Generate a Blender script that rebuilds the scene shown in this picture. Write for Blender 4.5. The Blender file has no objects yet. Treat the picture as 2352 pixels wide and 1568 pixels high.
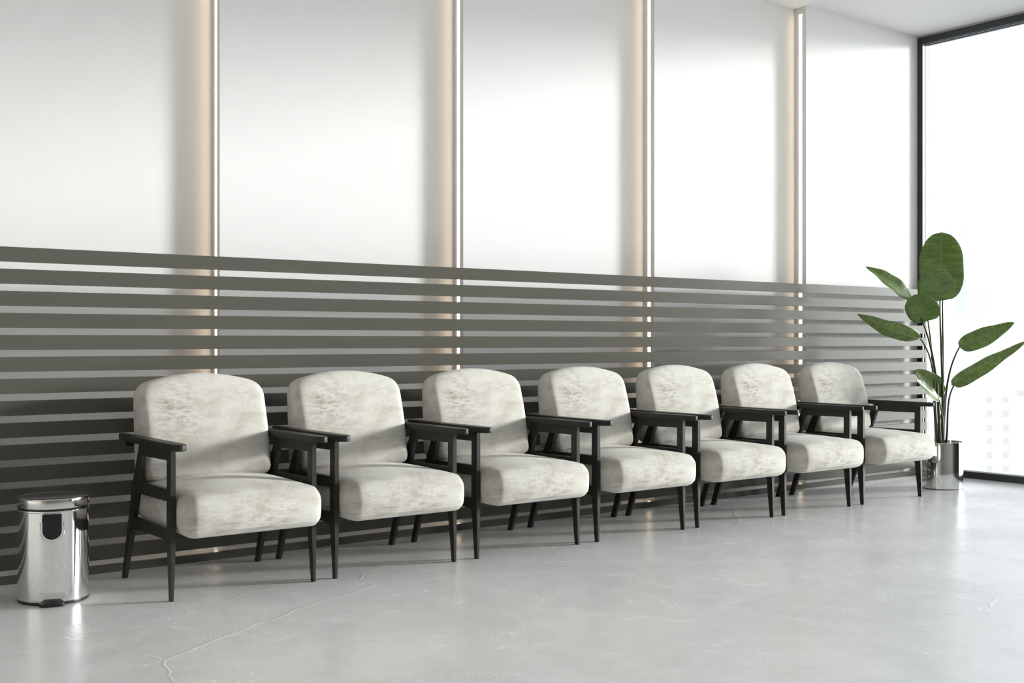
import bpy, bmesh, math, random
from mathutils import Vector, Matrix

S = bpy.context.scene
COL = S.collection
random.seed(7)

# ------------------------------------------------------------------ camera
YAW = 0.9252                       # angle between the view and the long wall
FPX = 2623.73
CAM = Vector((0.0, 0.0, 1.05))
cam_d = bpy.data.cameras.new('camera')
cam_d.sensor_width = 36.0
cam_d.lens = 36.0 * FPX / 2352.0
cam_d.shift_y = -0.95 / 2352.0
cam_d.clip_end = 3000
cam = bpy.data.objects.new('camera', cam_d)
cam.location = CAM
cam.rotation_euler = (math.pi / 2, 0, YAW - math.pi / 2)
COL.objects.link(cam)
S.camera = cam
FWD = Vector((math.cos(YAW), math.sin(YAW), 0))
RGT = Vector((math.sin(YAW), -math.cos(YAW), 0))
UP = Vector((0, 0, 1))


def at(x, y, d):
    """world point seen at pixel (x, y) of the 2352x1568 frame, d metres deep"""
    return CAM + FWD * d + RGT * ((x - 1176) / FPX * d) - UP * ((y - 783.05) / FPX * d)


# ------------------------------------------------------------------ sky
W = bpy.data.worlds.new('sky')
S.world = W
W.use_nodes = True
nt = W.node_tree
nt.nodes.clear()
wo = nt.nodes.new('ShaderNodeOutputWorld')
bg = nt.nodes.new('ShaderNodeBackground')
AZ, EL = math.radians(23.5), math.radians(8.8)
to_sun = Vector((math.cos(AZ) * math.cos(EL), -math.sin(AZ) * math.cos(EL), math.sin(EL)))
tc = nt.nodes.new('ShaderNodeTexCoord')
sx = nt.nodes.new('ShaderNodeSeparateXYZ')
rp = nt.nodes.new('ShaderNodeValToRGB')
nt.links.new(tc.outputs['Generated'], sx.inputs[0])
nt.links.new(sx.outputs['Z'], rp.inputs[0])
rp.color_ramp.elements[0].position = 0.0
rp.color_ramp.elements[0].color = (1.0, 1.0, 0.98, 1)
rp.color_ramp.elements[1].position = 0.6
rp.color_ramp.elements[1].color = (0.62, 0.77, 0.96, 1)
e = rp.color_ramp.elements.new(0.16)
e.color = (0.93, 0.965, 1.0, 1)
# the haze is brightest around the low sun
fl = nt.nodes.new('ShaderNodeVectorMath'); fl.operation = 'MULTIPLY'
nt.links.new(tc.outputs['Generated'], fl.inputs[0]); fl.inputs[1].default_value = (1, 1, 0)
nm = nt.nodes.new('ShaderNodeVectorMath'); nm.operation = 'NORMALIZE'; nt.links.new(fl.outputs[0], nm.inputs[0])
dt = nt.nodes.new('ShaderNodeVectorMath'); dt.operation = 'DOT_PRODUCT'
nt.links.new(nm.outputs[0], dt.inputs[0]); dt.inputs[1].default_value = (math.cos(AZ), -math.sin(AZ), 0)
mxm = nt.nodes.new('ShaderNodeMath'); mxm.operation = 'MAXIMUM'; nt.links.new(dt.outputs['Value'], mxm.inputs[0]); mxm.inputs[1].default_value = 0.0
pa = nt.nodes.new('ShaderNodeMath'); pa.operation = 'POWER'; nt.links.new(mxm.outputs[0], pa.inputs[0]); pa.inputs[1].default_value = 24.0
az_ = nt.nodes.new('ShaderNodeMath'); az_.operation = 'ABSOLUTE'; nt.links.new(sx.outputs['Z'], az_.inputs[0])
ov = nt.nodes.new('ShaderNodeMath'); ov.operation = 'SUBTRACT'; ov.inputs[0].default_value = 1.0; nt.links.new(az_.outputs[0], ov.inputs[1])
pv = nt.nodes.new('ShaderNodeMath'); pv.operation = 'POWER'; nt.links.new(ov.outputs[0], pv.inputs[0]); pv.inputs[1].default_value = 5.0
pw = nt.nodes.new('ShaderNodeMath'); pw.operation = 'MULTIPLY'; nt.links.new(pa.outputs[0], pw.inputs[0]); nt.links.new(pv.outputs[0], pw.inputs[1])
ma = nt.nodes.new('ShaderNodeMath'); ma.operation = 'MULTIPLY_ADD'; nt.links.new(pw.outputs[0], ma.inputs[0])
ma.inputs[1].default_value = 11.5      # glow around the sun
ma.inputs[2].default_value = 1.25     # sky away from it
nt.links.new(rp.outputs[0], bg.inputs[0])
nt.links.new(ma.outputs[0], bg.inputs[1])
nt.links.new(bg.outputs[0], wo.inputs[0])

# ------------------------------------------------------------------ sun
sun_d = bpy.data.lights.new('sun', 'SUN')
sun_d.energy = 3.9
sun_d.angle = math.radians(9)
sun_d.color = (1.0, 0.98, 0.95)
sun = bpy.data.objects.new('sun', sun_d)
sdir = -to_sun
sun.rotation_euler = sdir.to_track_quat('-Z', 'Y').to_euler()
sun.location = (40, -12, 12)
COL.objects.link(sun)

S.view_settings.view_transform = 'Standard'
S.view_settings.look = 'None'
S.view_settings.exposure = 0.42
S.view_settings.gamma = 1.0
S.view_settings.use_curve_mapping = False
S.cycles.use_denoising = True
S.cycles.max_bounces = 10
S.cycles.diffuse_bounces = 6
S.cycles.transparent_max_bounces = 12


# ------------------------------------------------------------------ helpers
def new_obj(name, bm, m=None, parent=None, smooth=False, auto=None):
    me = bpy.data.meshes.new(name)
    bmesh.ops.recalc_face_normals(bm, faces=bm.faces)
    bm.to_mesh(me)
    bm.free()
    if smooth:
        for p in me.polygons:
            p.use_smooth = True
    if auto is not None:
        for p in me.polygons:
            p.use_smooth = True
        me.set_sharp_from_angle(angle=math.radians(auto))
    o = bpy.data.objects.new(name, me)
    if m:
        for mm in (m if isinstance(m, (list, tuple)) else [m]):
            me.materials.append(mm)
    COL.objects.link(o)
    if parent:
        o.parent = parent
    return o


def empty(name, loc=(0, 0, 0), rz=0.0):
    o = bpy.data.objects.new(name, None)
    o.location = loc
    o.rotation_euler = (0, 0, rz)
    o.empty_display_size = 0.1
    COL.objects.link(o)
    return o


def tag(o, label=None, cat=None, group=None, kind=None):
    if label: o['label'] = label
    if cat: o['category'] = cat
    if group: o['group'] = group
    if kind: o['kind'] = kind
    return o


def box(bm, x0, x1, y0, y1, z0, z1, bev=0.0, seg=2):
    vs = [bm.verts.new((x, y, z)) for x in (x0, x1) for y in (y0, y1) for z in (z0, z1)]
    f = [(0, 1, 3, 2), (4, 6, 7, 5), (0, 4, 5, 1), (2, 3, 7, 6), (0, 2, 6, 4), (1, 5, 7, 3)]
    fs = [bm.faces.new([vs[i] for i in q]) for q in f]
    if bev:
        es = list({e for q in fs for e in q.edges})
        bmesh.ops.bevel(bm, geom=es, offset=bev, segments=seg, affect='EDGES', profile=0.5)


def prism_yz(bm, pts, x0, x1, bev=0.0, seg=2):
    """polygon in the (y, z) plane extruded along x"""
    a = [bm.verts.new((x0, y, z)) for y, z in pts]
    b = [bm.verts.new((x1, y, z)) for y, z in pts]
    n = len(pts)
    fs = [bm.faces.new(a), bm.faces.new(b[::-1])]
    for i in range(n):
        fs.append(bm.faces.new((a[i], b[i], b[(i + 1) % n], a[(i + 1) % n])))
    if bev:
        es = list({e for q in fs for e in q.edges})
        bmesh.ops.bevel(bm, geom=es, offset=bev, segments=seg, affect='EDGES', profile=0.5)


def prism_xy(bm, pts, z0, z1, bev=0.0, seg=2):
    a = [bm.verts.new((x, y, z0)) for x, y in pts]
    b = [bm.verts.new((x, y, z1)) for x, y in pts]
    n = len(pts)
    fs = [bm.faces.new(a[::-1]), bm.faces.new(b)]
    for i in range(n):
        fs.append(bm.faces.new((a[i], a[(i + 1) % n], b[(i + 1) % n], b[i])))
    if bev:
        es = [e for e in {e for q in fs[:2] for e in q.edges}]
        bmesh.ops.bevel(bm, geom=es, offset=bev, segments=seg, affect='EDGES', profile=0.5)


def loft(bm, loops, cap0=True, cap1=True, closed=True):
    rows = [[bm.verts.new(p) for p in lp] for lp in loops]
    n = len(rows[0])
    for a, b in zip(rows, rows[1:]):
        for i in range(n if closed else n - 1):
            bm.faces.new((a[i], a[(i + 1) % n], b[(i + 1) % n], b[i]))
    if cap0: bm.faces.new(rows[0][::-1])
    if cap1: bm.faces.new(rows[-1])
    return rows


def tube(bm, pts, rad, n=8, cap=True):
    """tube through points; rad is a number or a list"""
    pts = [Vector(p) for p in pts]
    if not isinstance(rad, (list, tuple)):
        rad = [rad] * len(pts)
    loops = []
    ref = None
    for i, p in enumerate(pts):
        t = (pts[min(i + 1, len(pts) - 1)] - pts[max(i - 1, 0)]).normalized()
        if ref is None:
            ref = t.orthogonal().normalized()
        ref = (ref - t * ref.dot(t)).normalized()
        b = t.cross(ref)
        loops.append([p + (ref * math.cos(2 * math.pi * k / n) + b * math.sin(2 * math.pi * k / n)) * rad[i] for k in range(n)])
    loft(bm, loops, cap, cap)


def bez(p0, p1, p2, p3, n=16):
    out = []
    for i in range(n + 1):
        t = i / n
        u = 1 - t
        out.append(p0 * u**3 + p1 * 3 * u * u * t + p2 * 3 * u * t * t + p3 * t**3)
    return out


# ------------------------------------------------------------------ materials
def mat(name):
    m = bpy.data.materials.new(name)
    m.use_nodes = True
    n = m.node_tree
    b = n.nodes['Principled BSDF']
    return m, n, b


def lnk(n, a, b):
    n.links.new(a, b)


def noise(n, vec, scale, detail=4, rough=0.55, dist=0.0):
    t = n.nodes.new('ShaderNodeTexNoise')
    t.inputs['Scale'].default_value = scale
    t.inputs['Detail'].default_value = detail
    t.inputs['Roughness'].default_value = rough
    t.inputs['Distortion'].default_value = dist
    if vec is not None: lnk(n, vec, t.inputs['Vector'])
    return t


def ramp(n, fac, stops, interp='LINEAR'):
    r = n.nodes.new('ShaderNodeValToRGB')
    r.color_ramp.interpolation = interp
    el = r.color_ramp.elements
    while len(el) < len(stops): el.new(0.5)
    for e_, (p, c) in zip(el, stops):
        e_.position = p
        e_.color = (c[0], c[1], c[2], 1) if isinstance(c, (tuple, list)) else (c, c, c, 1)
    lnk(n, fac, r.inputs[0])
    return r


def coord(n, kind='Object', scale=(1, 1, 1), loc=(0, 0, 0)):
    t = n.nodes.new('ShaderNodeTexCoord')
    mp = n.nodes.new('ShaderNodeMapping')
    mp.inputs['Scale'].default_value = scale
    mp.inputs['Location'].default_value = loc
    lnk(n, t.outputs[kind], mp.inputs['Vector'])
    return mp.outputs[0]


def mix(n, fac, a, b, typ='MIX'):
    m = n.nodes.new('ShaderNodeMix')
    m.data_type = 'RGBA'
    m.blend_type = typ
    for sock, v in ((m.inputs[0], fac), (m.inputs[6], a), (m.inputs[7], b)):
        if isinstance(v, (int, float)):
            sock.default_value = v
        elif isinstance(v, tuple):
            sock.default_value = (v[0], v[1], v[2], 1)
        else:
            lnk(n, v, sock)
    return m.outputs[2]


def bump(n, h, b, strength=0.2, dist=0.01, prev=None):
    bp = n.nodes.new('ShaderNodeBump')
    bp.inputs['Strength'].default_value = strength
    bp.inputs['Distance'].default_value = dist
    lnk(n, h, bp.inputs['Height'])
    if prev is not None: lnk(n, prev, bp.inputs['Normal'])
    if b is not None: lnk(n, bp.outputs[0], b.inputs['Normal'])
    return bp.outputs[0]


def simple(name, col, rough=0.5, metal=0.0, spec=None, grain=0.0, gscale=40):
    m, n, b = mat(name)
    b.inputs['Base Color'].default_value = (*col, 1)
    b.inputs['Roughness'].default_value = rough
    b.inputs['Metallic'].default_value = metal
    if spec is not None: b.inputs['Specular IOR Level'].default_value = spec
    if grain:
        v = coord(n)
        t = noise(n, v, gscale, 3)
        r = ramp(n, t.outputs['Fac'], [(0.3, tuple(c * (1 - grain) for c in col)), (0.7, tuple(min(1, c * (1 + grain)) for c in col))])
        lnk(n, r.outputs[0], b.inputs['Base Color'])
    return m


M = {}
M['wall'] = simple('white_wall_paint', (0.79, 0.79, 0.79), 0.75, spec=0.15, grain=0.008, gscale=6)
M['ceiling'] = simple('white_ceiling_paint', (0.78, 0.78, 0.78), 0.7, grain=0.01, gscale=3)
M['room'] = simple('plain_room_wall', (0.52, 0.50, 0.47), 0.8, grain=0.03, gscale=2)
M['room_dark'] = simple('brown_room_wall', (0.50, 0.47, 0.43), 0.8, grain=0.05, gscale=2)
M['dark_frame'] = simple('black_window_frame', (0.030, 0.031, 0.034), 0.38, grain=0.1)
M['grey_frame'] = simple('pale_frame_rib', (0.40, 0.40, 0.395), 0.35, grain=0.03)
M['wood'] = simple('dark_stained_wood', (0.027, 0.026, 0.022), 0.45, spec=0.28, grain=0.18, gscale=30)
M['black'] = simple('black_plastic', (0.012, 0.012, 0.013), 0.35, grain=0.1)
M['soil'] = simple('potting_soil', (0.03, 0.022, 0.016), 0.95, grain=0.5, gscale=60)
M['step'] = simple('recess_paint', (0.62, 0.59, 0.55), 0.6, grain=0.02)

# slats: satin metal lacquer
m, n, b = mat('satin_grey_metal')
M['slat'] = m
v = coord(n, 'Object', (0.6, 8, 8))
t = noise(n, v, 3, 3)
r = ramp(n, t.outputs['Fac'], [(0.3, (0.097, 0.093, 0.079)), (0.7, (0.105, 0.101, 0.087))])
lnk(n, r.outputs[0], b.inputs['Base Color'])
b.inputs['Metallic'].default_value = 0.0
b.inputs['Roughness'].default_value = 0.19
b.inputs['Specular IOR Level'].default_value = 0.18

# chrome
m, n, b = mat('polished_steel')
M['chrome'] = m
b.inputs['Metallic'].default_value = 1
v = coord(n, 'Object', (1, 1, 1))
t = noise(n, v, 3, 2)
r = ramp(n, t.outputs['Fac'], [(0.3, 0.055), (0.7, 0.075)])
lnk(n, r.outputs[0], b.inputs['Roughness'])
b.inputs['Base Color'].default_value = (0.90, 0.90, 0.895, 1)
m, n, b = mat('brushed_steel')
M['steel'] = m
b.inputs['Metallic'].default_value = 1
b.inputs['Base Color'].default_value = (0.72, 0.71, 0.69, 1)
v = coord(n, 'Object', (2, 2, 60))
t = noise(n, v, 6, 3)
r = ramp(n, t.outputs['Fac'], [(0.3, 0.13), (0.7, 0.17)])
lnk(n, r.outputs[0], b.inputs['Roughness'])

# light strip
m, n, b = mat('warm_light_diffuser')
M['led'] = m
b.inputs['Base Color'].default_value = (0.9, 0.88, 0.8, 1)
b.inputs['Emission Color'].default_value = (1.0, 0.78, 0.56, 1)
b.inputs['Emission Strength'].default_value = 4.0

# suede upholstery
m, n, b = mat('mottled_suede')
M['suede'] = m
# broad soft blotches, finer dark streaks and a few specks; one worn patch high on the left of the back
t1 = noise(n, coord(n, 'Object', (1.6, 1.6, 3.2)), 3.2, 7, 0.66, 0.5)
t2 = noise(n, coord(n, 'Object', (1, 1, 1.3), (0.35, 0.2, 0.1)), 3.4, 3, 0.55)
t3 = noise(n, coord(n, 'Object', (5.5, 5.5, 17)), 3.6, 9, 0.78, 0.3)
t4 = noise(n, coord(n, 'Object', (1, 1, 1.2)), 42, 4, 0.6, 0.4)
geo = n.nodes.new('ShaderNodeTexCoord')
dv = n.nodes.new('ShaderNodeVectorMath'); dv.operation = 'DISTANCE'
lnk(n, geo.outputs['Object'], dv.inputs[0]); dv.inputs[1].default_value = (-0.14, 0.04, 0.29)
rd = ramp(n, dv.outputs['Value'], [(0.03, 0.9), (0.23, 0.0)], 'EASE')
r2 = ramp(n, t2.outputs['Fac'], [(0.46, 0.0), (0.66, 0.85)])
wear = mix(n, 1.0, r2.outputs[0], rd.outputs[0], 'ADD')
r1 = ramp(n, t1.outputs['Fac'], [(0.46, 0.0), (0.66, 1.0)])
r3 = ramp(n, t3.outputs['Fac'], [(0.46, 0.0), (0.70, 1.0)])
r4 = ramp(n, t4.outputs['Fac'], [(0.66, 0.0), (0.74, 1.0)])
f1 = r1.outputs[0]
c0 = mix(n, f1, (0.64, 0.618, 0.568), (0.48, 0.448, 0.39))
f3 = mix(n, 1.0, r3.outputs[0], wear, 'MULTIPLY')
c0 = mix(n, f3, c0, (0.25, 0.21, 0.165))
f4 = mix(n, 1.0, r4.outputs[0], wear, 'MULTIPLY')
f4 = mix(n, 1.0, f4, (0.5, 0.5, 0.5), 'MULTIPLY')
c1 = mix(n, f4, c0, (0.22, 0.19, 0.15))
lnk(n, c1, b.inputs['Base Color'])
b.inputs['Roughness'].default_value = 0.78
b.inputs['Sheen Weight'].default_value = 0.18
b.inputs['Sheen Roughness'].default_value = 0.4
b.inputs['Specular IOR Level'].default_value = 0.25
tb = noise(n, coord(n, 'Object', (1, 1, 1)), 260, 3)
bump(n, tb.outputs['Fac'], b, 0.12, 0.002)

# polished concrete
m, n, b = mat('polished_concrete')
M['floor'] = m
v = coord(n, 'Object', (1, 1, 1))
big = noise(n, v, 0.7, 5, 0.6, 0.5)
med = noise(n, v, 5.0, 6, 0.65, 0.8)
rb = ramp(n, big.outputs['Fac'], [(0.3, (0.78, 0.782, 0.775)), (0.7, (0.84, 0.843, 0.84))])
rm = ramp(n, med.outputs['Fac'], [(0.32, 0.95), (0.72, 1.03)])
c0 = mix(n, 1.0, rb.outputs[0], rm.outputs[0], 'MULTIPLY')
sp = noise(n, coord(n, 'Object', (1, 1.6, 1), (3, 1, 0)), 7.0, 5, 0.6, 1.2)
rs = ramp(n, sp.outputs['Fac'], [(0.70, 0.0), (0.80, 0.16)])
c1 = mix(n, rs.outputs[0], c0, (0.88, 0.88, 0.87))
# hairline cracks
wv = noise(n, v, 2.6, 3, 0.55)
vm = n.nodes.new('ShaderNodeVectorMath'); vm.operation = 'MULTIPLY_ADD'
lnk(n, wv.outputs['Color'], vm.inputs[0]); vm.inputs[1].default_value = (0.16, 0.16, 0.0); lnk(n, v, vm.inputs[2])
vo = n.nodes.new('ShaderNodeTexVoronoi'); vo.feature = 'DISTANCE_TO_EDGE'
vo.inputs['Scale'].default_value = 0.62
lnk(n, vm.outputs[0], vo.inputs['Vector'])
rc = ramp(n, vo.outputs['Distance'], [(0.0, 1.0), (0.0024, 0.0)])
mk = noise(n, v, 1.1, 2)
rk = ramp(n, mk.outputs['Fac'], [(0.46, 0.0), (0.54, 0.6)])
cm = mix(n, 1.0, rc.outputs[0], rk.outputs[0], 'MULTIPLY')
c2 = mix(n, cm, c1, (0.90, 0.90, 0.88))
lnk(n, c2, b.inputs['Base Color'])
fine = noise(n, v, 85, 4, 0.7, 0.6)
patch = noise(n, v, 1.6, 4, 0.6)
rpch = ramp(n, patch.outputs['Fac'], [(0.46, 0.0), (0.60, 1.0)])
hm = mix(n, 1.0, fine.outputs['Fac'], rpch.outputs[0], 'MULTIPLY')
nb = bump(n, hm, None, 0.5, 0.003)
bump(n, cm, b, 0.6, 0.002, nb)
rr = ramp(n, med.outputs['Fac'], [(0.3, 0.215), (0.7, 0.285)])
lnk(n, rr.outputs[0], b.inputs['Roughness'])
b.inputs['Specular IOR Level'].default_value = 0.55

# glass pane
m = bpy.data.materials.new('window_glass')
m.use_nodes = True
M['glass'] = m
n = m.node_tree
n.nodes.clear()
o_ = n.nodes.new('ShaderNodeOutputMaterial')
mx = n.nodes.new('ShaderNodeMixShader')
tr = n.nodes.new('ShaderNodeBsdfTransparent')
gl = n.nodes.new('ShaderNodeBsdfGlossy')
fr = n.nodes.new('ShaderNodeFresnel')
fr.inputs[0].default_value = 1.45
gl.inputs['Roughness'].default_value = 0.0
tr.inputs[0].default_value = (0.97, 0.985, 0.985, 1)
lnk(n, fr.outputs[0], mx.inputs[0]); lnk(n, tr.outputs[0], mx.inputs[1]); lnk(n, gl.outputs[0], mx.inputs[2])
lnk(n, mx.outputs[0], o_.inputs[0])

# leaves: u across the blade, v along it
def leaf_mat(name, dark, light):
    m, n, b = mat(name)
    uv = n.nodes.new('ShaderNodeTexCoord')
    sp_ = n.nodes.new('ShaderNodeSeparateXYZ')
    lnk(n, uv.outputs['UV'], sp_.inputs[0])
    mp = n.nodes.new('ShaderNodeMapping'); mp.inputs['Scale'].default_value = (1.2, 26, 1)
    lnk(n, uv.outputs['UV'], mp.inputs['Vector'])
    t = noise(n, mp.outputs[0], 1.6, 4, 0.6)
    r_ = ramp(n, t.outputs['Fac'], [(0.35, dark), (0.68, light)])
    t_ = noise(n, uv.outputs['UV'], 2.0, 3)
    r2_ = ramp(n, t_.outputs['Fac'], [(0.3, 0.8), (0.7, 1.15)])
    c = mix(n, 1.0, r_.outputs[0], r2_.outputs[0], 'MULTIPLY')
    ab = n.nodes.new('ShaderNodeMath'); ab.operation = 'SUBTRACT'; lnk(n, sp_.outputs[0], ab.inputs[0]); ab.inputs[1].default_value = 0.5
    a2 = n.nodes.new('ShaderNodeMath'); a2.operation = 'ABSOLUTE'; lnk(n, ab.outputs[0], a2.inputs[0])
    rr_ = ramp(n, a2.outputs[0], [(0.0, 1.0), (0.035, 0.0)])
    c = mix(n, rr_.outputs[0], c, (0.22, 0.33, 0.09))
    lnk(n, c, b.inputs['Base Color'])
    b.inputs['Roughness'].default_value = 0.30
    b.inputs['Specular IOR Level'].default_value = 0.5
    b.inputs['Coat Weight'].default_value = 0.6
    b.inputs['Coat Roughness'].default_value = 0.22
    wv_ = n.nodes.new('ShaderNodeTexWave'); wv_.bands_direction = 'Y'
    wv_.inputs['Scale'].default_value = 14; wv_.inputs['Distortion'].default_value = 1.5
    lnk(n, uv.outputs['UV'], wv_.inputs['Vector'])
    bump(n, wv_.outputs['Fac'], b, 0.25, 0.002)
    # translucency of a thin blade
    out = [x for x in n.nodes if x.type == 'OUTPUT_MATERIAL'][0]
    tl = n.nodes.new('ShaderNodeBsdfTranslucent')
    c_t = mix(n, 1.0, c, (1.3, 1.5, 0.6), 'MULTIPLY')
    lnk(n, c_t, tl.inputs['Color'])
    ms = n.nodes.new('ShaderNodeMixShader'); ms.inputs[0].default_value = 0.28
    lnk(n, b.outputs[0], ms.inputs[1]); lnk(n, tl.outputs[0], ms.inputs[2]); lnk(n, ms.outputs[0], out.inputs[0])
    return m


M['leaf'] = leaf_mat('broad_leaf', (0.11, 0.18, 0.035), (0.27, 0.38, 0.10))
M['rib'] = simple('pale_midrib', (0.22, 0.32, 0.085), 0.4, grain=0.2, gscale=12)
M['stalk'] = simple('leaf_stalk', (0.045, 0.06, 0.016), 0.35, grain=0.3, gscale=12)

# ------------------------------------------------------------------ the room
H = 3.475
XW = 8.06                    # inner face of the window wall
X0R, Y0R = -4.5, -5.0        # far ends of the room behind the camera
PY = [5.73, 5.63, 5.53, 5.43, 5.33]          # faces of the five wall panels
PX = [2.348, 3.807, 5.262, 6.683]            # the four steps between them

bm = bmesh.new()
box(bm, X0R - 0.2, XW + 0.25, Y0R - 0.2, 6.0, -0.2, 0.0)
tag(new_obj('floor', bm, M['floor']), kind='structure')
bm = bmesh.new()
box(bm, X0R - 0.2, XW + 0.25, Y0R - 0.2, 6.0, H, H + 0.25)
tag(new_obj('ceiling', bm, M['ceiling']), kind='structure')

# panelled wall: each panel stands 10 cm proud of the one before, the light strip sits in the step
bm = bmesh.new()
xs = [X0R] + PX + [XW + 0.1]
CH0, CH1 = 0.036, 0.066      # light channel in each step, measured from the nearer panel edge
for k in range(5):
    x0, x1, y = xs[k], xs[k + 1], PY[k]
    box(bm, x0 + (0.012 if k else 0), x1 + 0.012, y, 5.95, 0, H)
for k in range(4):
    x = PX[k]
    yb, yf = PY[k], PY[k + 1]
    box(bm, x, x + 0.012, yf, yf + CH0, 0, H)
    box(bm, x, x + 0.012, yf + CH1, yb, 0, H)
    box(bm, x, x + 0.012, yf + CH0, yf + CH1, H - 0.045, H)
tag(new_obj('wall_front', bm, M['wall']), kind='structure')
wall_words = ['first', 'second', 'third', 'fourth']
strip_labels = [
    'vertical warm white light strip behind the first armchair from the bin',
    'vertical warm white light strip behind the third armchair from the bin',
    'vertical warm white light strip behind the fifth armchair from the bin',
    'vertical warm white light strip nearest the window and the potted plant']
for k in range(4):
    bm = bmesh.new()
    box(bm, PX[k] + 0.003, PX[k] + 0.0119, PY[k + 1] + CH0, PY[k + 1] + CH1, 0.052, H - 0.046)
    o = new_obj('light_strip', bm, M['led'])
    tag(o, strip_labels[k], 'light strip', 'vertical light strips in the wall steps')

bm = bmesh.new(); box(bm, X0R - 0.2, X0R, Y0R - 0.2, 6.0, 0, H)
tag(new_obj('wall_left', bm, M['room_dark']), kind='structure')
bm = bmesh.new(); box(bm, X0R, XW + 0.25, Y0R - 0.2, Y0R, 0, H)
tag(new_obj('wall_back', bm, M['room']), kind='structure')

# ------------------------------------------------------------------ window wall
win = tag(empty('window_1', (XW, 0.3, 0)), kind='structure')
def wpart(name, bm, m, parent=win):
    for v_ in bm.verts: v_.co -= win.location
    return new_obj(name, bm, m, parent)
YJ = 5.33                    # jamb next to the panelled wall
ZT = 3.462
bm = bmesh.new()
box(bm, XW, XW + 0.10, YJ - 0.046, YJ - 0.001, 0.0, ZT, 0.002, 1)            # near jamb
box(bm, XW, XW + 0.10, Y0R + 0.001, Y0R + 0.05, 0.0, ZT, 0.002, 1)
box(bm, XW, XW + 0.10, Y0R + 0.05, YJ - 0.046, ZT - 0.055, ZT, 0.002, 1)     # head
box(bm, XW, XW + 0.10, Y0R + 0.05, YJ - 0.046, 0.0, 0.050, 0.002, 1)         # sill
wpart('window_frame', bm, M['dark_frame'])
# stepped profile inside the frame: pale ribs with dark grooves between
bm = bmesh.new()
bd = bmesh.new()
y_in = YJ - 0.046
for i, (a0, a1) in enumerate(((0.002, 0.022), (0.042, 0.058), (0.072, 0.088))):
    dy = 0.0015 * (i + 1)
    box(bm, XW + a0, XW + a1, y_in - dy, y_in, 0.05, ZT - 0.055)
    box(bm, XW + a0 + 0.01, XW + a1, Y0R + 0.05, y_in - dy, 0.0495, 0.0515)
for i, (a0, a1) in enumerate(((0.022, 0.042), (0.058, 0.072))):
    dy = 0.0008 * (i + 1)
    box(bd, XW + a0, XW + a1, y_in - dy, y_in, 0.05, ZT - 0.055)
    box(bd, XW + a0, XW + a1, Y0R + 0.05, y_in, ZT - 0.058, ZT - 0.055)
wpart('frame_rib', bm, M['grey_frame'])
wpart('frame_groove', bd, M['dark_frame'])
for ym in (1.9, -1.5):
    bm = bmesh.new()
    box(bm, XW + 0.01, XW + 0.09, ym - 0.03, ym + 0.03, 0.05, ZT - 0.055, 0.002, 1)
    wpart('mullion', bm, M['dark_frame'])
ys = [Y0R + 0.05, -1.53, -1.47, 1.87, 1.93, y_in - 0.004]
for a, b_ in zip(ys[0::2], ys[1::2]):
    bm = bmesh.new()
    box(bm, XW + 0.060, XW + 0.066, a, b_, 0.051, ZT - 0.058)
    wpart('glass_pane', bm, M['glass'])
# wall closing above / beside the window
bm = bmesh.new()
box(bm, XW + 0.02, XW + 0.2, Y0R - 0.2, 5.95, ZT, H + 0.2)
box(bm, XW + 0.10, XW + 0.2, YJ - 0.01, 5.95, 0, ZT)
tag(new_obj('wall_right', bm, M['wall']), kind='structure')

# ------------------------------------------------------------------ slatted screen
SY = 5.239
scr = empty('slatted_screen', (3.6, SY, 0))
tag(scr, 'grey metal screen of horizontal slats running along the wall behind the armchairs', 'wall screen')
SX0, SX1 = -1.2, 8.052
for k in range(15):
    zt = 1.457 - 0.0951 * k
    bm = bmesh.new()
    box(bm, SX0 - 3.6, SX1 - 3.6, 0, 0.022, zt - 0.0645, zt, 0.0012, 1)
    new_obj('slat', bm, M['slat'], scr)
bm = bmesh.new(); box(bm, SX0 - 3.6, SX1 - 3.6, 0, 0.022, 0, 0.036, 0.0012, 1)
new_obj('bottom_rail', bm, M['slat'], scr)
bm = bmesh.new()
box(bm, SX1 - 3.6 - 0.022, SX1 - 3.6 - 0.002, 0.003, 0.012, 0.0, 1.450)
new_obj('post', bm, M['slat'], scr)


# ------------------------------------------------------------------ armchair
def offset_loop(pts, d):
    n = len(pts)
    out = []
    for i in range(n):
        a, b_ = Vector(pts[i - 1]), Vector(pts[(i + 1) % n])
        t = (b_ - a).normalized()
        out.append((pts[i][0] - t.y * d, pts[i][1] + t.x * d))
    return out


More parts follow.
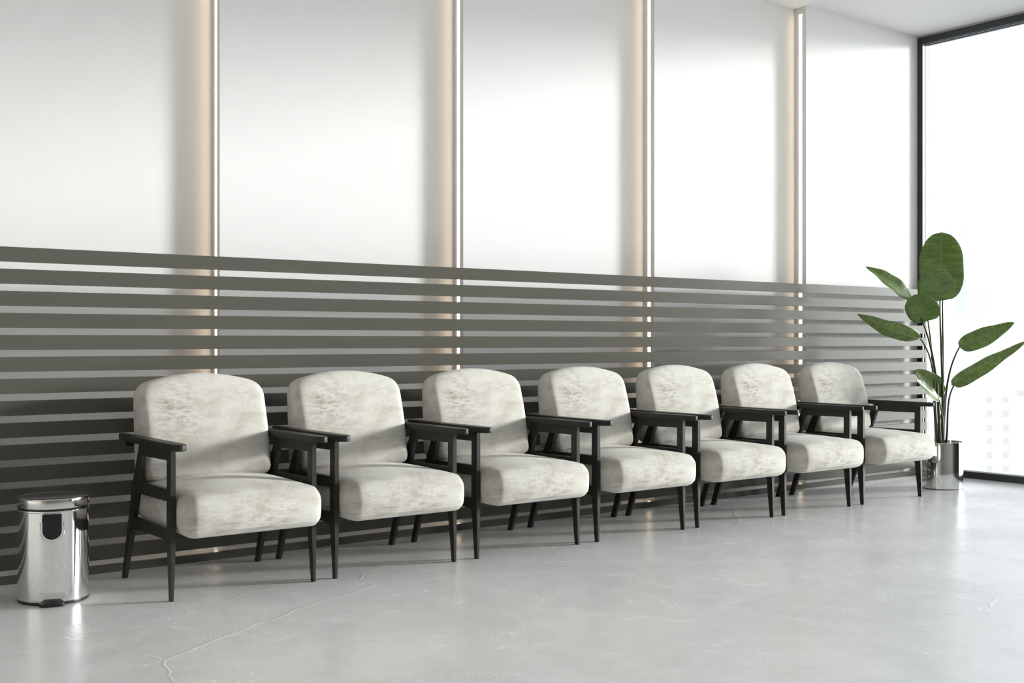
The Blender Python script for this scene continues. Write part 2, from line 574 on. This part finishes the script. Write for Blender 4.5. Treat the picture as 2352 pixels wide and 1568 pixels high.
def back_outline():
    """outline of the back cushion in (x, z), counter-clockwise, arched top"""
    hb, ht, z0, zs, zc = 0.300, 0.296, 0.0, 0.395, 0.463
    P = []
    def arc(cx, cz, rx, rz, a0, a1, n):
        for i in range(n + 1):
            a = math.radians(a0 + (a1 - a0) * i / n)
            P.append((cx + rx * math.cos(a), cz + rz * math.sin(a)))
    rb_ = 0.040
    arc(hb - rb_, z0 + rb_, rb_, rb_, -90, 0, 5)
    for i in range(1, 9):
        f_ = i / 9
        P.append((hb + (ht - hb) * f_, z0 + rb_ + (0.359 - z0 - rb_) * f_))
    # shoulder fillets and a shallow arch
    rf, zf, aw = 0.074, 0.359, 70
    arc(ht - rf, zf, rf, rf, 0, aw, 8)
    xe = ht - rf + rf * math.cos(math.radians(aw))
    ze = zf + rf * math.sin(math.radians(aw))
    for i in range(1, 24):
        x = xe * (1 - 2 * i / 24)
        P.append((x, zc - (zc - ze) * (x / xe) ** 2))
    arc(-ht + rf, zf, rf, rf, 180 - aw, 180, 8)
    for i in range(1, 9):
        f_ = 1 - i / 9
        P.append((-(hb + (ht - hb) * f_), z0 + rb_ + (0.359 - z0 - rb_) * f_))
    arc(-hb + rb_, z0 + rb_, rb_, rb_, 180, 270, 5)
    nb_ = 10
    for i in range(1, nb_):
        P.append((-(hb - rb_) + 2 * (hb - rb_) * i / nb_, z0))
    # even out the spacing
    pts = [Vector(p) for p in P]
    pts = [p for i, p in enumerate(pts) if (p - pts[i - 1]).length > 1e-4]
    L = [0]
    for i in range(len(pts)): L.append(L[-1] + (pts[(i + 1) % len(pts)] - pts[i]).length)
    out = []
    NN = 96
    j = 0
    for k in range(NN):
        s_ = L[-1] * k / NN
        while L[j + 1] < s_: j += 1
        f_ = (s_ - L[j]) / (L[j + 1] - L[j])
        q = pts[j].lerp(pts[(j + 1) % len(pts)], f_)
        out.append((q.x, q.y))
    return out


def back_front(z):      # y of the front face at height z above the cushion's bottom
    return 0.0 + 0.255 * z - 0.02 * math.sin(min(1, z / 0.46) * math.pi)


def back_rear(z):
    return 0.172 + 0.022 * min(1, z / 0.3)


def make_back(parent):
    ol = back_outline()
    cx_, cz_ = 0.0, 0.22
    def ring(inset, depth, shrink=1.0):
        lp = offset_loop(ol, inset)
        res = []
        for x, z in lp:
            x = cx_ + (x - cx_) * shrink
            z = cz_ + (z - cz_) * shrink
            yf, yr = back_front(z), back_rear(z)
            # crown of the front face
            res.append((x, yf + (yr - yf) * depth, z))
        return res
    def dome(lp, amt):
        out = []
        for x, y, z in lp:
            k_ = max(0, 1 - (x / 0.30) ** 2) * max(0, 1 - ((z - 0.22) / 0.25) ** 2)
            out.append((x, y - amt * k_, z))
        return out
    loops = []
    R = 0.034
    # front, from the centre out
    for sh in (0.02, 0.25, 0.5, 0.7, 0.85, 0.94):
        loops.append(dome(ring(R, 0.0, sh), 0.014))
    for i in range(0, 6):
        a = i / 5 * math.pi / 2
        loops.append(dome(ring(R * (1 - math.sin(a)), 0.30 * (1 - math.cos(a))), 0.014 * (1 - i / 5)))
    loops.append(ring(-0.002, 0.50))
    for i in range(5, -1, -1):
        a = i / 5 * math.pi / 2
        loops.append(ring(R * (1 - math.sin(a)), 1 - 0.26 * (1 - math.cos(a))))
    for sh in (0.9, 0.6, 0.3, 0.02):
        loops.append(ring(R, 1.0, sh))
    bm = bmesh.new()
    loft(bm, loops)
    o = new_obj('back_cushion', bm, M['suede'], parent, smooth=True)
    o.location = (0, 4.868, 0.438)
    bm = bmesh.new()
    seam = ring(-0.0008, 0.50)
    tube(bm, [seam[i % 96] for i in range(97)], 0.0022, 5, cap=False)
    s_ = new_obj('seam', bm, M['suede'], o, smooth=True)
    return o


def make_seat(parent):
    sx_, sy_, sz_ = 0.2975, 0.316, 0.086
    R = 0.060
    bm = bmesh.new()
    N = 14
    def shape(p):
        q = Vector(p)
        d = Vector((q.x * sx_, q.y * sy_, q.z * sz_))
        # rounded box: the vertical corners are tighter than the horizontal edges
        inner = Vector((max(-sx_ + 0.036, min(sx_ - 0.036, d.x)),
                        max(-sy_ + R, min(sy_ - R, d.y)),
                        max(-sz_ + R, min(sz_ - R, d.z))))
        e_ = d - inner
        rad = Vector((0.036, R, R))
        un = Vector((e_.x / rad.x, e_.y / rad.y, e_.z / rad.z))
        if un.length > 1e-6:
            mxv = max(abs(un.x), abs(un.y), abs(un.z))
            un = un.normalized() * mxv
        r_ = inner + Vector((un.x * rad.x, un.y * rad.y, un.z * rad.z))
        # crown on the top, full front
        kx, ky, kz = 1 - q.x * q.x, 1 - q.y * q.y, 1 - q.z * q.z
        if q.z > 0: r_.z += 0.030 * q.z * kx * (0.35 + 0.65 * ky)
        if q.y < 0: r_.y -= 0.016 * (-q.y) ** 3 * kx * kz
        r_.x += 0.004 * q.x ** 3 * kz
        return r_
    verts = {}
    def g(p):
        k_ = tuple(round(c, 5) for c in p)
        if k_ not in verts: verts[k_] = bm.verts.new(shape(p))
        return verts[k_]
    # denser lines towards the edges
    ts = [-1, -0.97, -0.92, -0.86, -0.78, -0.66, -0.45, -0.2, 0, 0.2, 0.45, 0.66, 0.78, 0.86, 0.92, 0.97, 1]
    for ax in range(3):
        for sg in (-1, 1):
            for i in range(len(ts) - 1):
                for j in range(len(ts) - 1):
                    q = []
                    for u, w in ((ts[i], ts[j]), (ts[i + 1], ts[j]), (ts[i + 1], ts[j + 1]), (ts[i], ts[j + 1])):
                        p = [0, 0, 0]
                        p[ax] = sg
                        p[(ax + 1) % 3] = u
                        p[(ax + 2) % 3] = w
                        q.append(g(p))
                    bm.faces.new(q)
    o = new_obj('seat_cushion', bm, M['suede'], parent, smooth=True)
    o.location = (0, 4.690, 0.3475)
    o.rotation_euler = (math.radians(1.0), 0, 0)
    # stitched seam low on the front and sides
    bm = bmesh.new()
    zz = -0.66
    pts = []
    for t_ in [1 - i / 12 for i in range(25)]:
        pts.append(shape((-1, t_, zz)))
    for i in range(1, 33):
        pts.append(shape((-1 + 2 * i / 32, -1, zz)))
    for i in range(1, 25):
        pts.append(shape((1, -1 + i / 12, zz)))
    tube(bm, pts, 0.0017, 5)
    new_obj('seam', bm, M['suede'], o, smooth=True)
    return o


def make_chair():
    root = empty('armchair', (0, 0, 0))
    # local x: 0 at the middle; outer faces of the two frames at +-0.326
    TH = 0.022
    for sgn in (-1, 1):
        xa, xb = (-0.326, -0.326 + TH) if sgn < 0 else (0.326 - TH, 0.326)
        xo = xa if sgn < 0 else xb
        # front leg, tapering below the lower rail
        bm = bmesh.new()
        prism_yz(bm, [(4.498, 0.0), (4.524, 0.0), (4.548, 0.245), (4.548, 0.611), (4.503, 0.611), (4.503, 0.245)], xa, xb, 0.0015, 1)
        for v_ in bm.verts:         # slimmer foot across as well
            if v_.co.z < 0.12:
                v_.co.x = xa + (v_.co.x - xa) * 0.55 + (0.0 if sgn < 0 else TH * 0.2)
        new_obj('leg', bm, M['wood'], root)
        bm = bmesh.new()
        prism_yz(bm, [(5.068, 0.0), (5.104, 0.0), (5.036, 0.20), (4.962, 0.430), (4.874, 0.611), (4.826, 0.611),
                      (4.846, 0.562), (4.892, 0.445), (4.916, 0.398), (4.958, 0.285), (4.990, 0.205)], xa, xb, 0.0015, 1)
        for v_ in bm.verts:
            if v_.co.z < 0.10:
                v_.co.x = xa + (v_.co.x - xa) * 0.75 + (0.0 if sgn < 0 else TH * 0.1)
        new_obj('leg', bm, M['wood'], root)
        e_ = 0.0006
        bm = bmesh.new()
        prism_yz(bm, [(4.546, 0.566), (4.848, 0.562), (4.830, 0.6105), (4.546, 0.6105)], xa + e_, xb - e_)
        new_obj('upper_rail', bm, M['wood'], root)
        bm = bmesh.new()
        prism_yz(bm, [(4.546, 0.400), (4.920, 0.396), (4.895, 0.446), (4.546, 0.449)], xa + e_, xb - e_)
        new_obj('middle_rail', bm, M['wood'], root)
        bm = bmesh.new()
        prism_yz(bm, [(4.546, 0.225), (4.556, 0.238), (4.60, 0.242), (4.90, 0.238), (4.962, 0.228), (4.996, 0.205), (4.975, 0.286), (4.546, 0.287)], xa + e_, xb - e_)
        new_obj('lower_rail', bm, M['wood'], root)
        # armrest: long board, round nose, narrower tail
        pts = []
        xc = (xa + xb) / 2
        hw = 0.028
        y_f, y_r = 4.408, 5.135
        for i in range(13):
            a = math.pi + math.pi * i / 12
            pts.append((xc + hw * math.cos(a), y_f + 0.034 + 0.034 * math.sin(a)))
        for y_, w_ in ((4.70, 0.028), (4.86, 0.027), (4.95, 0.024), (5.05, 0.018)):
            pts.append((xc + w_, y_))
        for i in range(9):
            a = math.pi * i / 8
            pts.append((xc + 0.017 * math.cos(a), y_r - 0.012 + 0.012 * math.sin(a)))
        for y_, w_ in ((5.05, 0.018), (4.95, 0.024), (4.86, 0.027), (4.70, 0.028)):
            pts.append((xc - w_, y_))
        bm = bmesh.new()
        prism_xy(bm, pts, 0.611, 0.638, 0.004, 3)
        new_obj('armrest', bm, M['wood'], root, auto=40)
    for (y0_, y1_, z0_, z1_) in ((4.556, 4.578, 0.236, 0.262), (4.93, 4.952, 0.236, 0.262)):
        bm = bmesh.new()
        box(bm, -0.305, 0.305, y0_, y1_, z0_, z1_, 0.0015, 1)
        new_obj('cross_rail', bm, M['wood'], root)
    bm = bmesh.new()
    box(bm, -0.318, 0.318, 5.064, 5.082, 0.585, 0.6105, 0.0015, 1)
    new_obj('back_rail', bm, M['wood'], root)
    make_seat(root)
    make_back(root)
    # put the empty at the base of the chair
    YC = 4.80
    for ch in root.children:
        ch.location.y -= YC
    root.location = (0, YC, 0)
    return root


def copy_tree(o, parent=None):
    c_ = o.copy()
    COL.objects.link(c_)
    if parent is not None:
        c_.parent = parent
    for ch in list(o.children):
        copy_tree(ch, c_)
    return c_


chair_labels = [
    'cream suede armchair with dark wooden frame standing next to the steel pedal bin',
    'second cream suede armchair from the pedal bin, dark wooden frame',
    'third cream suede armchair from the pedal bin, dark wooden frame',
    'middle cream suede armchair of the row of seven, fourth from the bin',
    'cream suede armchair with dark frame, third from the potted plant',
    'cream suede armchair with dark frame, second from the potted plant',
    'cream suede armchair at the window end of the row, beside the potted plant']
chair_x = [1.985, 2.726, 3.494, 4.265, 5.015, 5.758, 6.529]
proto = make_chair()
for i, x in enumerate(chair_x):
    c_ = proto if i == 0 else copy_tree(proto)
    c_.location.x = x + 0.011
    tag(c_, chair_labels[i], 'armchair', 'cream suede armchairs in a row along the slatted wall')

# ------------------------------------------------------------------ pedal bin
BX, BY = 1.310, 4.848
binr = empty('pedal_bin', (BX, BY, 0), -0.305)
tag(binr, 'round polished steel pedal bin with black handle recess on the floor', 'bin')
A_, B_ = 0.136, 0.136


def oval(sa, z, n=64, yoff=0.0):
    ex = 1.0
    out = []
    for i in range(n):
        a = 2 * math.pi * i / n
        ca, sa_ = math.cos(a), math.sin(a)
        out.append(((A_ + sa) * math.copysign(abs(ca) ** ex, ca), (B_ + sa) * math.copysign(abs(sa_) ** ex, sa_) + yoff, z))
    return out


def oval_y(x, sa=0.0):          # front surface y for a given x
    p = 2.0
    return -(B_ + sa) * (1 - (abs(x) / (A_ + sa)) ** p) ** (1 / p)


bm = bmesh.new()
loft(bm, [oval(-0.006, 0.0), oval(-0.001, 0.003), oval(0.0005, 0.012), oval(-0.001, 0.016)])
new_obj('base_ring', bm, M['black'], binr, auto=40)
bm = bmesh.new()
loft(bm, [oval(-0.004, 0.011), oval(-0.0005, 0.0115), oval(0, 0.014), oval(0, 0.20), oval(0, 0.366), oval(0.002, 0.368), oval(0.0025, 0.371), oval(0.0015, 0.374), oval(-0.003, 0.3745)])
body = new_obj('body', bm, M['chrome'], binr, auto=40)
bm = bmesh.new()
loft(bm, [oval(-0.004, 0.373), oval(-0.0035, 0.3825)])
new_obj('inner_rim', bm, M['black'], binr, auto=40)
bm = bmesh.new()
loft(bm, [oval(-0.002, 0.3815), oval(0.001, 0.382), oval(0.002, 0.385), oval(0.002, 0.414), oval(0.0012, 0.418), oval(-0.0015, 0.4205), oval(-0.010, 0.4215), oval(-0.06, 0.4225), oval(-0.10, 0.423)])
new_obj('lid', bm, M['steel'], binr, auto=30)


def patch(outline, dep0, dep1, m, name, parent, steps=8):
    """plate that follows the curved front of the bin; outline in (x, z)"""
    bm = bmesh.new()
    n_ = len(outline)
    h_ = n_ // 2
    rows = []
    for i in range(h_):                     # outline is symmetric: right half then left half
        xr, z = outline[i]
        rows.append([(xr * (1 - 2 * j / steps), z) for j in range(steps + 1)])
    V = [[bm.verts.new((x, oval_y(x) - dep1, z)) for x, z in r_] for r_ in rows]
    B = [[bm.verts.new((x, oval_y(x) - dep0, z)) for x, z in r_] for r_ in rows]
    for i in range(h_ - 1):
        for j in range(steps):
            bm.faces.new((V[i][j], V[i + 1][j], V[i + 1][j + 1], V[i][j + 1]))
        bm.faces.new((V[i][0], B[i][0], B[i + 1][0], V[i + 1][0]))
        bm.faces.new((V[i][-1], V[i + 1][-1], B[i + 1][-1], B[i][-1]))
    for j in range(steps):
        bm.faces.new((V[0][j], V[0][j + 1], B[0][j + 1], B[0][j]))
        bm.faces.new((V[-1][j], B[-1][j], B[-1][j + 1], V[-1][j + 1]))
    return new_obj(name, bm, m, parent)


def arch(hw, z_top, z_str, z_bot, n=12):
    right = [(hw, z_top), (hw, z_str)]
    for i in range(1, n + 1):
        a = i / n * math.pi / 2 * 0.97
        right.append((hw * math.cos(a), z_str - (z_str - z_bot) * math.sin(a)))
    left = [(-x, z) for x, z in right[::-1]]
    return right + left


hx = -0.008
rec = patch(arch(0.036, 0.362, 0.296, 0.262), -0.002, 0.0012, M['black'], 'handle_recess', binr)
bm = bmesh.new()
lip = [(0.044, 0.330)] + arch(0.044, 0.325, 0.296, 0.252)[1:-1] + [(-0.044, 0.330)]
tube(bm, [(x, oval_y(x) - 0.0008, z) for x, z in lip], 0.0020, 6)
new_obj('recess_lip', bm, M['chrome'], binr, smooth=True)
bm = bmesh.new()
tube(bm, [(-0.036, oval_y(0.036) - 0.004, 0.341), (0, oval_y(0) - 0.006, 0.341), (0.034, oval_y(0.034) - 0.004, 0.341)], 0.006, 10)
box(bm, -0.035, 0.035, oval_y(0) - 0.0045, oval_y(0) - 0.001, 0.343, 0.363, 0.001, 1)
new_obj('carry_handle', bm, M['black'], binr, auto=40)
bm = bmesh.new()
tube(bm, [(0.004, oval_y(0.004) - 0.00005, 0.252), (0.004, oval_y(0.004) - 0.00005, 0.054)], 0.00045, 5)
new_obj('seam', bm, M['steel'], binr)
bm = bmesh.new()
pl = []
for x in [-0.048 + 0.096 * i / 10 for i in range(11)]:
    sl = 0.5 * (1 - (x / 0.06) ** 2)
    pl.append([(x, oval_y(x) - 0.0005, 0.026), (x, oval_y(x) - 0.006 - 0.004 * sl, 0.028), (x, oval_y(x) - 0.006 - 0.004 * sl, 0.042), (x, oval_y(x) - 0.0005, 0.050)])
loft(bm, pl)
new_obj('pedal_cover', bm, M['steel'], binr, auto=30)
bm = bmesh.new()
pts = [(-0.046, oval_y(0.046) + 0.02), (-0.046, oval_y(0.046) - 0.026), (-0.030, oval_y(0.03) - 0.036), (0.030, oval_y(0.03) - 0.036), (0.046, oval_y(0.046) - 0.026), (0.046, oval_y(0.046) + 0.02)]
prism_xy(bm, pts, 0.003, 0.014, 0.002, 2)
new_obj('pedal', bm, M['black'], binr, auto=40)

# ------------------------------------------------------------------ flower pot
PXp, PYp = 7.385, 4.690
pot = empty('flower_pot', (PXp, PYp, 0))
tag(pot, 'round mirror-polished steel flower pot on the floor by the window', 'flower pot')
PR, PH = 0.149, 0.332


def circ(r, z, n=72):
    return [(r * math.cos(2 * math.pi * i / n), r * math.sin(2 * math.pi * i / n), z) for i in range(n)]


bm = bmesh.new()
loft(bm, [circ(PR - 0.004, 0.004), circ(PR, 0.006), circ(PR, PH - 0.004), circ(PR - 0.001, PH - 0.001), circ(PR - 0.003, PH), circ(PR - 0.007, PH), circ(PR - 0.008, PH - 0.002), circ(PR - 0.008, 0.02)])
new_obj('pot_body', bm, M['chrome'], pot, auto=40)
bm = bmesh.new()
loft(bm, [circ(PR - 0.006, 0.0), circ(PR - 0.006, 0.006)])
new_obj('foot_ring', bm, M['black'], pot, auto=40)
bm = bmesh.new()
rings = [circ(PR - 0.0085, PH - 0.04)]
for r_ in (0.115, 0.08, 0.04, 0.004):
    rings.append([(x, y, PH - 0.034 + random.uniform(-0.004, 0.004)) for x, y, z in circ(r_, 0)])
loft(bm, rings, cap0=False)
new_obj('soil', bm, M['soil'], pot, smooth=True)

# ------------------------------------------------------------------ plant
plant = empty('potted_plant', (PXp, PYp, PH - 0.034))
tag(plant, 'tall bird-of-paradise plant with broad glossy green leaves in the steel pot', 'plant')
PO = plant.location.copy()


def make_leaf(base, tip, wvec, width, sag, fold=0.15, prof=(0.8, 0.62), wave=0.006, droop_dir=None, rib=True, curl=0.0):
    """blade from base to tip; wvec points to its right edge, sag bends it, fold lifts both halves"""
    base, tip = Vector(base), Vector(tip)
    ax = tip - base
    L = ax.length
    t0 = ax.normalized()
    w = (wvec - t0 * wvec.dot(t0)).normalized()
    nrm = w.cross(t0).normalized()
    dd = droop_dir if droop_dir is not None else nrm
    NU, NV = 12, 30
    bm = bmesh.new()
    uvl = bm.loops.layers.uv.new('UVMap')
    grid = []
    ribp = []
    for j in range(NV + 1):
        v_ = j / NV
        mid = base + ax * v_ + dd * (sag * math.sin(math.pi * v_))
        pw = prof[0]
        # blade outline: full near the base, pointed at the tip
        hw = width / 2 * (math.sin(math.pi * min(1, v_ ** prof[1])) ** pw) if 0 < v_ < 1 else 0.0006
        if prof[0] < 0:      # rounded blade
            vv = v_ ** prof[1]
            hw = width / 2 * max(0, 1 - abs(2 * vv - 1) ** 2.5) ** 0.5
        hw = max(hw, 0.0006)
        row = []
        for i in range(NU + 1):
            u_ = i / NU * 2 - 1
            lift = fold * hw * abs(u_) ** 1.3 * 1.0 - curl * hw * u_ * u_
            rip = wave * abs(u_) ** 2 * math.sin(v_ * 17 + (2.1 if u_ > 0 else 0.3))
            row.append(mid + w * (hw * u_ * (1 - 0.12 * fold)) + nrm * (lift + rip))
        grid.append(row)
        ribp.append(mid - nrm * 0.0)
    for i in range(len(grid)):
        grid[i] = [bm.verts.new(p - PO) for p in grid[i]]
    for j in range(NV):
        for i in range(NU):
            f = bm.faces.new((grid[j][i], grid[j][i + 1], grid[j + 1][i + 1], grid[j + 1][i]))
            for lp, (a, b_) in zip(f.loops, ((i, j), (i + 1, j), (i + 1, j + 1), (i, j + 1))):
                lp[uvl].uv = (a / NU, b_ / NV)
    o = new_obj('leaf', bm, M['leaf'], plant, smooth=True)
    sm = o.modifiers.new('thickness', 'SOLIDIFY')
    sm.thickness = 0.0012
    sm.offset = 0
    bm = bmesh.new()
    tube(bm, [p - PO for p in ribp], [0.0034 * (1 - 0.8 * j / NV) for j in range(NV + 1)], 6)
    new_obj('midrib', bm, M['rib'], o, smooth=True)
    return o


def make_stalk(base, end, endtan, root_off, r0=0.0125, r1=0.0048, lift=0.42):
    base = PO + Vector((root_off[0], root_off[1], -0.01))
    end = Vector(end)
    d = (end - base).length
    p1 = base + Vector((root_off[0] * 1.5, root_off[1] * 1.5, d * lift))
    p2 = end - endtan.normalized() * d * 0.30
    pts = bez(base, p1, p2, end, 22)
    bm = bmesh.new()
    tube(bm, [p - PO for p in pts], [r0 + (r1 - r0) * (i / 22) ** 0.8 for i in range(23)], 8)
    new_obj('stalk', bm, M['stalk'], plant, smooth=True)


D = 8.18
# (base px, tip px, base depth, tip depth, wvec, width, sag, fold, prof, root offset, end tangent)
# tall upright leaf facing the room
b0, t0_ = at(2165, 690, D + 0.02), at(2163, 533, D + 0.07)
make_leaf(b0, t0_, RGT, 0.325, -0.03, 0.10, (-1, 0.92), 0.003)
make_stalk(None, b0, UP, (0.012, 0.0), lift=0.5)
# smaller leaf in front of it, leaning to the room
b1, t1_ = at(2159, 690, D - 0.05), at(2134, 609, D - 0.20)
make_leaf(b1, t1_, RGT + UP * 0.1 - FWD * 0.1, 0.262, -0.02, 0.12, (0.60, 0.62), 0.005)
make_stalk(None, b1, UP, (-0.004, -0.012), lift=0.5)
# upper left leaf, reaching out over the last armchair
b2, t2_ = at(2094, 690, D - 0.06), at(1989, 612, D - 0.12)
make_leaf(b2, t2_, (FWD * 0.62 + RGT * 0.55 + UP * 0.75), 0.135, 0.02, 0.18, (0.75, 0.75), 0.004)
make_stalk(None, b2, (t2_ - b2) + UP * 0.25, (-0.030, -0.010), lift=0.38)
# round leaf below it
b3, t3_ = at(2131, 736, D - 0.04), at(2103, 676, D - 0.22)
make_leaf(b3, t3_, RGT - UP * 0.15, 0.228, -0.015, 0.16, (-1, 0.80), 0.004)
make_stalk(None, b3, (t3_ - b3) + UP * 0.3, (-0.018, 0.016), lift=0.45)
# lower left leaf
b4, t4_ = at(2114, 778, D - 0.10), at(1968, 720, D - 0.25)
make_leaf(b4, t4_, (FWD * 0.55 + RGT * 0.45 - UP * 0.62), 0.140, -0.035, 0.16, (0.80, 0.70), 0.004)
make_stalk(None, b4, (t4_ - b4) + UP * 0.35, (-0.040, 0.004), r0=0.010, lift=0.32)
# right leaf
b5, t5_ = at(2204, 797, D + 0.02), at(2330, 740, D + 0.12)
make_leaf(b5, t5_, (UP * 0.8 - RGT * 0.3 + FWD * 0.5), 0.150, 0.0, 0.14, (0.72, 0.62), 0.005)
make_stalk(None, b5, (t5_ - b5) + UP * 0.5, (0.026, 0.004), r0=0.011, lift=0.42)
# lower right leaf, longest
b6, t6_ = at(2186, 884, D - 0.04), at(2362, 781, D - 0.02)
make_leaf(b6, t6_, (UP * 0.62 - RGT * 0.28 + FWD * 0.75), 0.135, -0.012, 0.2, (0.80, 0.52), 0.004)
make_stalk(None, b6 + (t6_ - b6) * 0.06, (t6_ - b6) + UP * 0.3, (0.034, -0.008), r0=0.009, lift=0.30)
# two low leaves on the left
b7, t7_ = at(2168, 903, D + 0.00), at(2101, 850, D - 0.14)
make_leaf(b7, t7_, (UP * 0.9 + RGT * 0.7 + FWD * 0.3), 0.150, 0.0, 0.20, (0.62, 0.70), 0.004)
make_stalk(None, b7, (t7_ - b7) + UP * 0.4, (-0.010, 0.028), r0=0.008, lift=0.30)
b8, t8_ = at(2157, 919, D - 0.10), at(2104, 870, D - 0.22)
make_leaf(b8, t8_, (UP * 0.6 + RGT * 0.5 + FWD * 0.7), 0.105, -0.006, 0.18, (0.70, 0.75), 0.003)
make_stalk(None, b8, (t8_ - b8) + UP * 0.4, (-0.020, -0.022), r0=0.008, lift=0.30)

# ------------------------------------------------------------------ the city beyond the glass, haze painted into its colours
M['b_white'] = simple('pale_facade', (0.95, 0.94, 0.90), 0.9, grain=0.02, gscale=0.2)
M['b_grey'] = simple('hazy_tower_facade', (0.80, 0.765, 0.71), 0.9, grain=0.02, gscale=0.05)  # distance haze is put into the facade and window colours as paler tones
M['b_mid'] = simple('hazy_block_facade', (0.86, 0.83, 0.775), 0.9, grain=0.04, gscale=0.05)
M['b_win'] = simple('grey_window_opening', (0.69, 0.65, 0.595), 0.6, grain=0.05)
M['ground'] = simple('city_ground', (0.92, 0.91, 0.88), 0.95, grain=0.05, gscale=0.02)
bm = bmesh.new()
box(bm, 90, 1800, 40, 1500, -52, -50)
tag(new_obj('city_ground', bm, M['ground']), 'pale hazy ground of the city far below the window', 'ground')


def building(px0, px1, ytop, d, depth, m, label, wins=None, wsize=None, winmat='b_win', zbot=-50):
    """block facing the room; wins lists window centres in pixels"""
    c0, c1 = at(px0, 783, d), at(px1, 783, d)
    mid = (c0 + c1) / 2
    wdt = (c1 - c0).length
    ztop = at(px0, ytop, d).z
    root = empty('building', (mid.x, mid.y, zbot))
    root.rotation_euler = (0, 0, YAW - math.pi / 2)
    tag(root, label, 'building')
    bm = bmesh.new()
    box(bm, -wdt / 2, wdt / 2, 0, depth, 0, ztop - zbot, 0.0)
    new_obj('wall', bm, M[m], root)
    if wins:
        k_ = d / FPX
        for (wx, wy, ww, wh) in wins:
            x = (wx - (px0 + px1) / 2) * k_
            z = 1.05 - (wy - 783.05) * k_ - zbot
            bm = bmesh.new()
            box(bm, x - ww * k_ / 2, x + ww * k_ / 2, -0.15, 0.1, z - wh * k_ / 2, z + wh * k_ / 2)
            new_obj('window', bm, M[winmat], root)
    return root


rows = [918, 950, 982, 1013, 1045.5, 1077, 1109]
building(2246, 2430, 886, 246, 20, 'b_white', 'white block with a grid of square windows beyond the glass',
         [(x, y, 12.5, 14) for y in rows for x in (2272.5, 2310.5)] + [(2345, 903, 19, 14)])
building(2120, 2246, 896, 275, 16, 'b_mid', 'pale low block beyond the pot, left of the square-windowed block',
         [(2201, 904, 16, 13), (2235, 904, 18, 13)] + [(2150 + 24 * i, 940 + 34 * j, 17, 5) for i in range(4) for j in range(5)], winmat='b_grey')
building(2215, 2252, 505, 620, 30, 'b_grey', 'tallest hazy grey tower on the skyline')
building(2252, 2266, 532, 625, 30, 'b_grey', 'narrow hazy wing against the right side of the tallest tower')
building(2271, 2299, 578, 560, 30, 'b_mid', 'slim hazy tower right of the tallest one',
         [(2288 + 6 * i, 586 + 9 * j, 3, 5) for i in range(2) for j in range(12)], winmat='b_grey')
building(2196, 2330, 725, 480, 40, 'b_mid', 'broad hazy block at the foot of the towers',
         [(2206 + 14 * i, 736 + 12 * j, 8, 4) for i in range(9) for j in range(4)], winmat='b_grey')
building(2150, 2196, 690, 470, 30, 'b_white', 'white mid-rise behind the plant stems',
         [(2158 + 9 * i, 700 + 12 * j, 5, 5) for i in range(4) for j in range(6)], winmat='b_mid')
building(2330, 2460, 708, 520, 30, 'b_white', 'white mid-rise at the right edge of the skyline',
         [(2338 + 12 * i, 718 + 13 * j, 6, 6) for i in range(2) for j in range(5)], winmat='b_mid')
building(2140, 2420, 800, 380, 30, 'b_mid', 'wide hazy row of low blocks in the middle distance',
         [(2190 + 17 * i, 812 + 15 * j, 9, 4) for i in range(10) for j in range(4)], winmat='b_grey')
